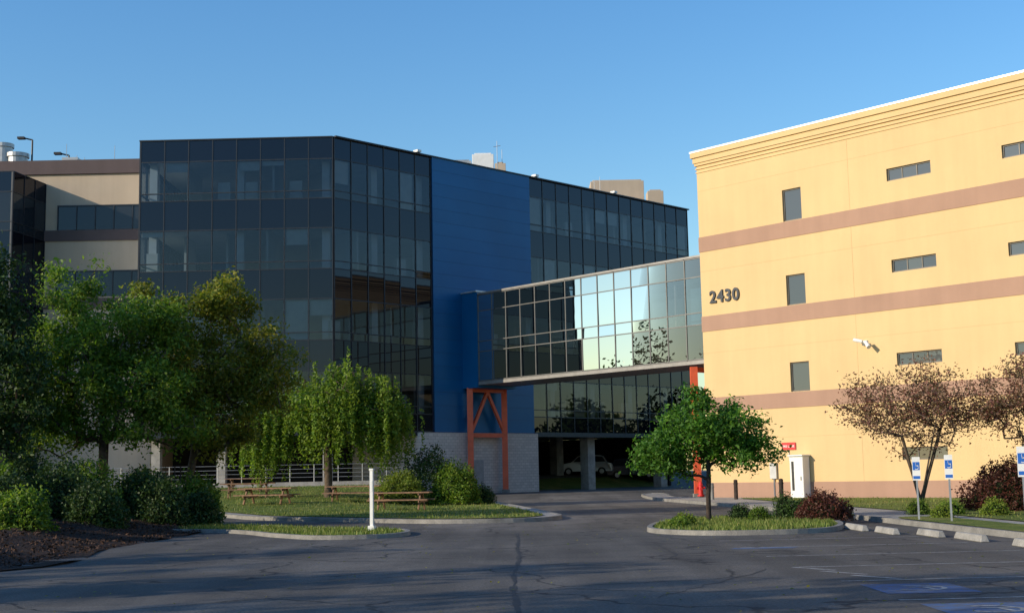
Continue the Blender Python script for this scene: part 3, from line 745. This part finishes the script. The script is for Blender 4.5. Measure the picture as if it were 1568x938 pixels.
tree('plum_tree',16.6,41,.9,[(0,0,3.5,2.5,2.0,1.5),(-1.6,0,3.3,1.1,1.0,1.0),(.2,0,4.6,1.2,1.0,.7)],300,13500,.10,LP,BARK,tr=.08,seed=19,spread=.19,stems=4,tips=.6)
for i,(x,y,hh) in enumerate(((-15.5,8,11),(-21,13.5,10),(-22,21,8),(-13,1,12),(-27,5,14),(-33,12,12),(-13,-6,13),(-24,-3,14),(-19,3,10))):
    tree('shade_tree',x,y,2.4,[(0,0,hh*.62,2.1,2.1,hh*.34),(1.3,.8,hh*.5,1.4,1.4,1.4),(-1.2,-1,hh*.55,1.4,1.4,1.4)],90,2900,.32,LG if i%2 else LD,tr=.2,seed=30+i,spread=.33)
def shrub(name,x,y,rx,rz,n,mat,ls=.07,seed=1,core=True):
    r=np.random.RandomState(seed); z0=h(x,y)+.1; ry=rx; root=empty(name,(x,y,z0))
    d=r.normal(size=(n,3)); d/=np.linalg.norm(d,axis=1)[:,None]; d[:,2]=np.abs(d[:,2])*1.0-.25*(r.rand(n))
    lump=np.array([1+.3*mnoise.noise(Vector((q[0]*2.4+seed,q[1]*2.4,q[2]*2.4))) for q in d])
    k=(1-.28*r.rand(n)**2+.12*(r.rand(n)<.06))*lump
    C=np.stack([x+d[:,0]*rx*k,y+d[:,1]*ry*k,z0+rz*.12+np.maximum(-.08,d[:,2]*rz*.88*k)],1)+r.normal(size=(n,3))*.03
    leafmesh('leaves',C,ls,mat,r,.2,root,.55)
    mb=MB()
    for q in range(7):
        a=q*.9+seed; mb.tube((x,y,z0-.1),(x+math.cos(a)*rx*.5,y+math.sin(a)*ry*.5,z0+rz*.6),.02,.008,5)
    mb.obj('stems',BARKD,root)
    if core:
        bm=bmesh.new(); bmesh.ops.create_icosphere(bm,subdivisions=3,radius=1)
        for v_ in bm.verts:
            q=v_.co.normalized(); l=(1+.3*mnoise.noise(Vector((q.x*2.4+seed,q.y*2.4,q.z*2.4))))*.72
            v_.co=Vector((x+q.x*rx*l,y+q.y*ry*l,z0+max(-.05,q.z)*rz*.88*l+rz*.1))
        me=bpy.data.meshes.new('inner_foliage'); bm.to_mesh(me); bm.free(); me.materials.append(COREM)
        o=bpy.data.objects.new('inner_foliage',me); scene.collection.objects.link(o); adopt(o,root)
sd=100
for x,y,rx,rz,mat in ((6.75,39.8,.33,.5,LD),(7.1,38.6,.33,.45,LG),(8.05,39.6,.38,.85,LD),(8.95,38.4,.78,.85,LR_),(8.5,39.4,.5,.6,LD),(12.35,40.6,.35,.5,LG),(12.05,37.4,.33,.45,LY),(13.9,38.4,.42,.55,LY),(13.1,39.8,.4,.5,LG),(4.6,36.2,.35,.35,LY),(4.3,35.0,.3,.28,LG),
    (-1.55,65.5,.55,1.0,LD),(9.9,40.2,.3,.4,LG)):
    sd+=1; shrub('round_shrub',x,y,rx,rz,int(2600*max(.5,rx*rx*3.5)),mat,.06 if rx<.5 else .075,sd)
shrub('red_barberry_shrub',16.0,42.5,1.5,1.75,9000,LR_,.10,201); shrub('red_barberry_shrub',17.9,41.5,1.4,1.9,7000,LR_,.10,202)
shrub('large_shrub',-5.6,64.5,1.25,1.7,7000,LY,.11,203); shrub('large_shrub',-3.0,65.2,1.3,2.2,8000,LG,.12,204); shrub('large_shrub',-4.3,66,1.4,3.0,8000,LD,.12,205,core=False)
for i,(x,y,rx,rz) in enumerate(((-15.8,41.8,1.3,2.3),(-17.8,42,1.4,2.4),(-13.9,42.6,1.2,2.2),(-12.4,44.2,1.1,2.0),(-11.5,42.8,.9,1.7),(-15.6,38.5,1.3,2.2),(-13.7,39.6,1.1,2.0),(-17.5,37,1.3,2.2),(-11.3,46.4,1.0,1.8),(-19.8,44,1.4,2.4),(-14.0,36,1.1,1.7),(-13.2,46.8,1,1.9),(-16,47,1.2,2.1),(-12.3,38.6,.9,1.6),(-12.9,34.2,.9,1.4),(-10.7,44.6,.7,1.2))):
    shrub('evergreen_shrub',x,y,rx,rz,int(5200*rx),(LD,LD,LG)[i%3],.11,220+i)
def mass(name,blobs,n,ls,mat,seed):
    r=np.random.RandomState(seed); B=np.array(blobs); k=r.choice(len(B),size=n,p=(B[:,3]**2)/(B[:,3]**2).sum())
    d=r.normal(size=(n,3)); d/=np.linalg.norm(d,axis=1)[:,None]; q=(r.rand(n,1)**.4)
    C=B[k,:3]+d*q*np.stack([B[k,3],B[k,3],B[k,4]],1)+r.normal(size=(n,3))*.25
    leafmesh(name,C,ls,mat,r,.3)
def row(x0,y0,x1,y1,n,hh,seed):
    r=random.Random(seed); out=[]
    for i in range(n):
        t=(i+.5)/n; x=x0+(x1-x0)*t+r.uniform(-2,2);y=y0+(y1-y0)*t+r.uniform(-2,2);H_=hh*r.uniform(.75,1.15)
        for k in range(5): out.append((x+r.uniform(-2,2),y+r.uniform(-2,2),H_*r.uniform(.25,.8),r.uniform(2,3.6),H_*.22))
    return out
mass('distant_trees',row(-75,58,-80,84,7,18,1)+row(-110,0,-100,60,12,18,5),28000,.7,LF,1)
mass('distant_trees_behind_viewer',row(-60,-38,60,-38,20,13,2),20000,.8,LF,2)
mass('distant_trees_rear',row(22,112,75,98,10,10,3)+row(-10,150,80,150,14,9,4),28000,.7,LF,3)

# ------------------------------------------------------------------ street furniture
def picnic(x,y,rot,L_=2.3):
    z=h(x,y)+.13; root=empty('picnic_table',(x,y,z)); mb=MB()
    c,s_=math.cos(rot),math.sin(rot)
    def fr(a,b,zz): return (x+c*a-s_*b,y+s_*a+c*b,z+zz)
    for i in range(5): mb.box(fr,-L_/2,L_/2,-.37+i*.15,-.37+i*.15+.135,.72,.77)
    for sd_ in (-1,1):
        for i in range(2): b0=sd_*.72-.14+i*.145; mb.box(fr,-L_/2,L_/2,b0,b0+.135,.42,.47)
    for e in (-L_*.34,L_*.34):
        for sd_ in (-1,1): mb.beam(fr(e,sd_*.62,.02),fr(e,sd_*.2,.70),.06,.11)
        mb.beam(fr(e+.06,-.85,.38),fr(e+.06,.85,.38),.045,.09); mb.beam(fr(e-.06,-.36,.68),fr(e-.06,.36,.68),.045,.08)
    mb.obj('planks_and_legs',WOOD,root)
picnic(-13.4,66,.12,2.7);picnic(-11.4,60.5,-.2,2.6);picnic(-7.7,62.5,-.08,2.6);picnic(-4.9,56.5,-.15,2.6);picnic(-14.9,73,.1)
def signpost(x,y,zt_,face=(-.3,-1),hc=True):
    z=h(x,y)+(.12); root=empty('accessible_parking_sign' if hc else 'marker_post',(x,y,z)); n=Vector(face).normalized(); fr=frame((x,y),(-n.y,n.x),face)
    mb=MB()
    if hc:
        mb.box(fr,-.025,.025,-.02,.02,z-.1,zt_); mb.obj('post',GREYM,root)
        mb=MB(); mb.box(fr,-.105,.105,.022,.028,zt_-.62,zt_+.02); mb.obj('plate_white',WHITE,root)
        mb=MB(); mb.box(fr,-.09,.09,.03,.033,zt_-.34,zt_-.12); mb.box(fr,-.09,.09,.03,.033,zt_-.58,zt_-.5); mb.obj('plate_blue',SIGNB,root)
        mb=MB()
        for k in range(9):
            t=-2.4+k*.4; mb.beam(fr(.01+.05*math.cos(t),.036,zt_-.27+.05*math.sin(t)),fr(.01+.05*math.cos(t+.4),.036,zt_-.27+.05*math.sin(t+.4)),.004,.015)
        mb.beam(fr(-.01,.036,zt_-.14),fr(0,.036,zt_-.24),.004,.02); mb.beam(fr(0,.036,zt_-.22),fr(.06,.036,zt_-.22),.004,.015); mb.obj('symbol',WHITE,root)
    else:
        mb.box(fr,-.045,.045,-.045,.045,z-.1,zt_); mb.box(fr,-.06,.06,-.06,.06,zt_,zt_+.05); mb.box(fr,-.03,.03,.046,.05,zt_-.6,zt_-.3); mb.box(fr,-.09,.09,-.09,.09,z-.1,z+.1); mb.obj('post',WHITE,root)
signpost(11.05,36.3,1.83);signpost(11.45,34.8,1.86);signpost(10.75,27.9,1.95);signpost(-4.1,37.6,1.78,hc=False)
mb=MB()
for x in (-11.9,-11.7): mb.tube((x,46,.2),(x,46,2.1),.025,.025,6)
mb.obj('tree_stakes',BARKD)
def bollard(x,y,hh,mat,nm):
    z=h(x,y)+.1; mb=MB(); mb.tube((x,y,z-.2),(x,y,z+hh),.1,.1,12); mb.tube((x,y,z+hh),(x,y,z+hh+.06),.12,.05,12); mb.tube((x,y,z+hh-.18),(x,y,z+hh-.12),.115,.115,12); mb.obj(nm,mat)
bollard(11.0,65.9,.95,BARKD,'bollard');bollard(12.0,59.6,1.0,BARKD,'bollard');bollard(9.9,66.5,.8,KERB,'bollard')
mb=MB(); x,y=10.6,75.5; z=h(x,y)+.1
mb.tube((x,y,z),(x,y,z+.08),.2,.2,14);mb.tube((x,y,z+.08),(x,y,z+.62),.13,.12,14);mb.tube((x,y,z+.62),(x,y,z+.8),.15,.06,14);mb.tube((x,y,z+.8),(x,y,z+.86),.04,.04,8);mb.tube((x-.24,y,z+.48),(x+.24,y,z+.48),.07,.07,10);mb.tube((x,y-.22,z+.42),(x,y,z+.42),.08,.08,10)
mb.obj('fire_hydrant',SIGNR)
def car(x,y,rot,mat,z=None,name='parked_car'):
    z=h(x,y)+.0 if z is None else z
    root=empty(name,(x,y,z)); c,s_=math.cos(rot),math.sin(rot)
    def P(a,b,zz): return (x+c*a-s_*b,y+s_*a+c*b,z+zz)
    prof=[(-2.25,.35),(-2.3,.75),(-2.2,1.0),(-1.9,1.05),(-1.55,1.6),(-1.2,1.7),(.3,1.7),(.6,1.62),(1.15,1.1),(2.0,.95),(2.25,.75),(2.28,.35)]
    mb=MB(); n=len(prof)
    def wd(zz): return .9 if zz<=1.1 else .9-.22*(zz-1.1)/.6
    A_=[P(a,-wd(b),b) for a,b in prof];B_=[P(a,wd(b),b) for a,b in prof]
    mb.face(A_);mb.face(B_[::-1])
    for i in range(n): j=(i+1)%n; mb.face([A_[i],B_[i],B_[j],A_[j]])
    mb.obj('body',mat,root)
    mg=MB()
    for sd_ in (-1,1):
        for poly in ([(-1.75,1.14),(-1.45,1.56),(-.75,1.6),(-.75,1.14)],[(-.68,1.14),(-.68,1.6),(.2,1.6),(.2,1.14)],[(.27,1.14),(.27,1.6),(.55,1.56),(.98,1.14)]):
            q=[P(a,sd_*(wd(b)+.012),b) for a,b in poly]; mg.face(q)
    mg.face([P(.66,-.66,1.58),P(.66,.66,1.58),P(1.17,.78,1.13),P(1.17,-.78,1.13)]);mg.face([P(-1.6,-.66,1.58),P(-1.6,.66,1.58),P(-1.93,.78,1.1),P(-1.93,-.78,1.1)])
    mg.obj('windows',WING,root,recalc=False)
    mt=MB()
    for a in (-1.4,1.4):
        for sd_ in (-1,1): mt.tube(P(a,sd_*.7,.34),P(a,sd_*.93,.34),.34,.34,20,0); mt.tube(P(a,sd_*.93,.34),P(a,sd_*.945,.34),.2,.19,14,1)
    mt.obj('wheels',[TIRE,GREYM],root)
    ml_=MB()
    for sd_ in (-1,1): WBx=[P(2.2,sd_*.6-.15,.72),P(2.2,sd_*.6+.15,.72),P(2.31,sd_*.6+.15,.72),P(2.31,sd_*.6-.15,.72)]; ml_.hexa(WBx+[(q[0],q[1],q[2]+.14) for q in WBx])
    ml_.obj('headlamps',WHITE,root)
car(6.0,111.5,3.0,CARW); car(9.8,112.5,.2,CARD)

# ------------------------------------------------------------------ light, sky, camera
el=math.radians(19); az=math.atan2(-.915,-.405)
sd_=Vector((math.sin(az)*math.cos(el),math.cos(az)*math.cos(el),math.sin(el)))
sl=bpy.data.lights.new('sun','SUN'); sl.energy=5.0; sl.angle=math.radians(.5); sl.color=(1,.86,.65)
so=bpy.data.objects.new('sun',sl); so.rotation_euler=sd_.to_track_quat('Z','Y').to_euler(); so.location=(-60,-20,40); scene.collection.objects.link(so)
w=bpy.data.worlds.new('World'); scene.world=w; w.use_nodes=True; nt=w.node_tree
bg=nt.nodes.get('Background') or nt.nodes.new('ShaderNodeBackground')
sky=nt.nodes.new('ShaderNodeTexSky'); sky.sky_type='NISHITA'; sky.sun_disc=False; sky.sun_elevation=el; sky.sun_rotation=az; sky.air_density=1.5; sky.dust_density=.3; sky.ozone_density=5.0
hs=nt.nodes.new('ShaderNodeHueSaturation'); hs.inputs['Hue'].default_value=.508; hs.inputs['Saturation'].default_value=1.2; hs.inputs['Value'].default_value=1.34
nt.links.new(sky.outputs[0],hs.inputs['Color']); nt.links.new(hs.outputs[0],bg.inputs[0]); bg.inputs[1].default_value=.15
scene.view_settings.view_transform='Standard'; scene.view_settings.look='None'; scene.view_settings.exposure=0
p=math.atan(256/2000);r_=.0195
F=Vector((0,math.cos(p),math.sin(p)));R0=Vector((1,0,0));U0=R0.cross(F)
R=R0*math.cos(r_)-U0*math.sin(r_);U=R0*math.sin(r_)+U0*math.cos(r_)
cd=bpy.data.cameras.new('camera'); cd.lens=36*2000/1568; cd.sensor_width=36; cd.clip_end=6000
co=bpy.data.objects.new('camera',cd); scene.collection.objects.link(co)
co.matrix_world=Matrix(((R.x,U.x,-F.x,0),(R.y,U.y,-F.y,0),(R.z,U.z,-F.z,1.6),(0,0,0,1)))
scene.camera=co
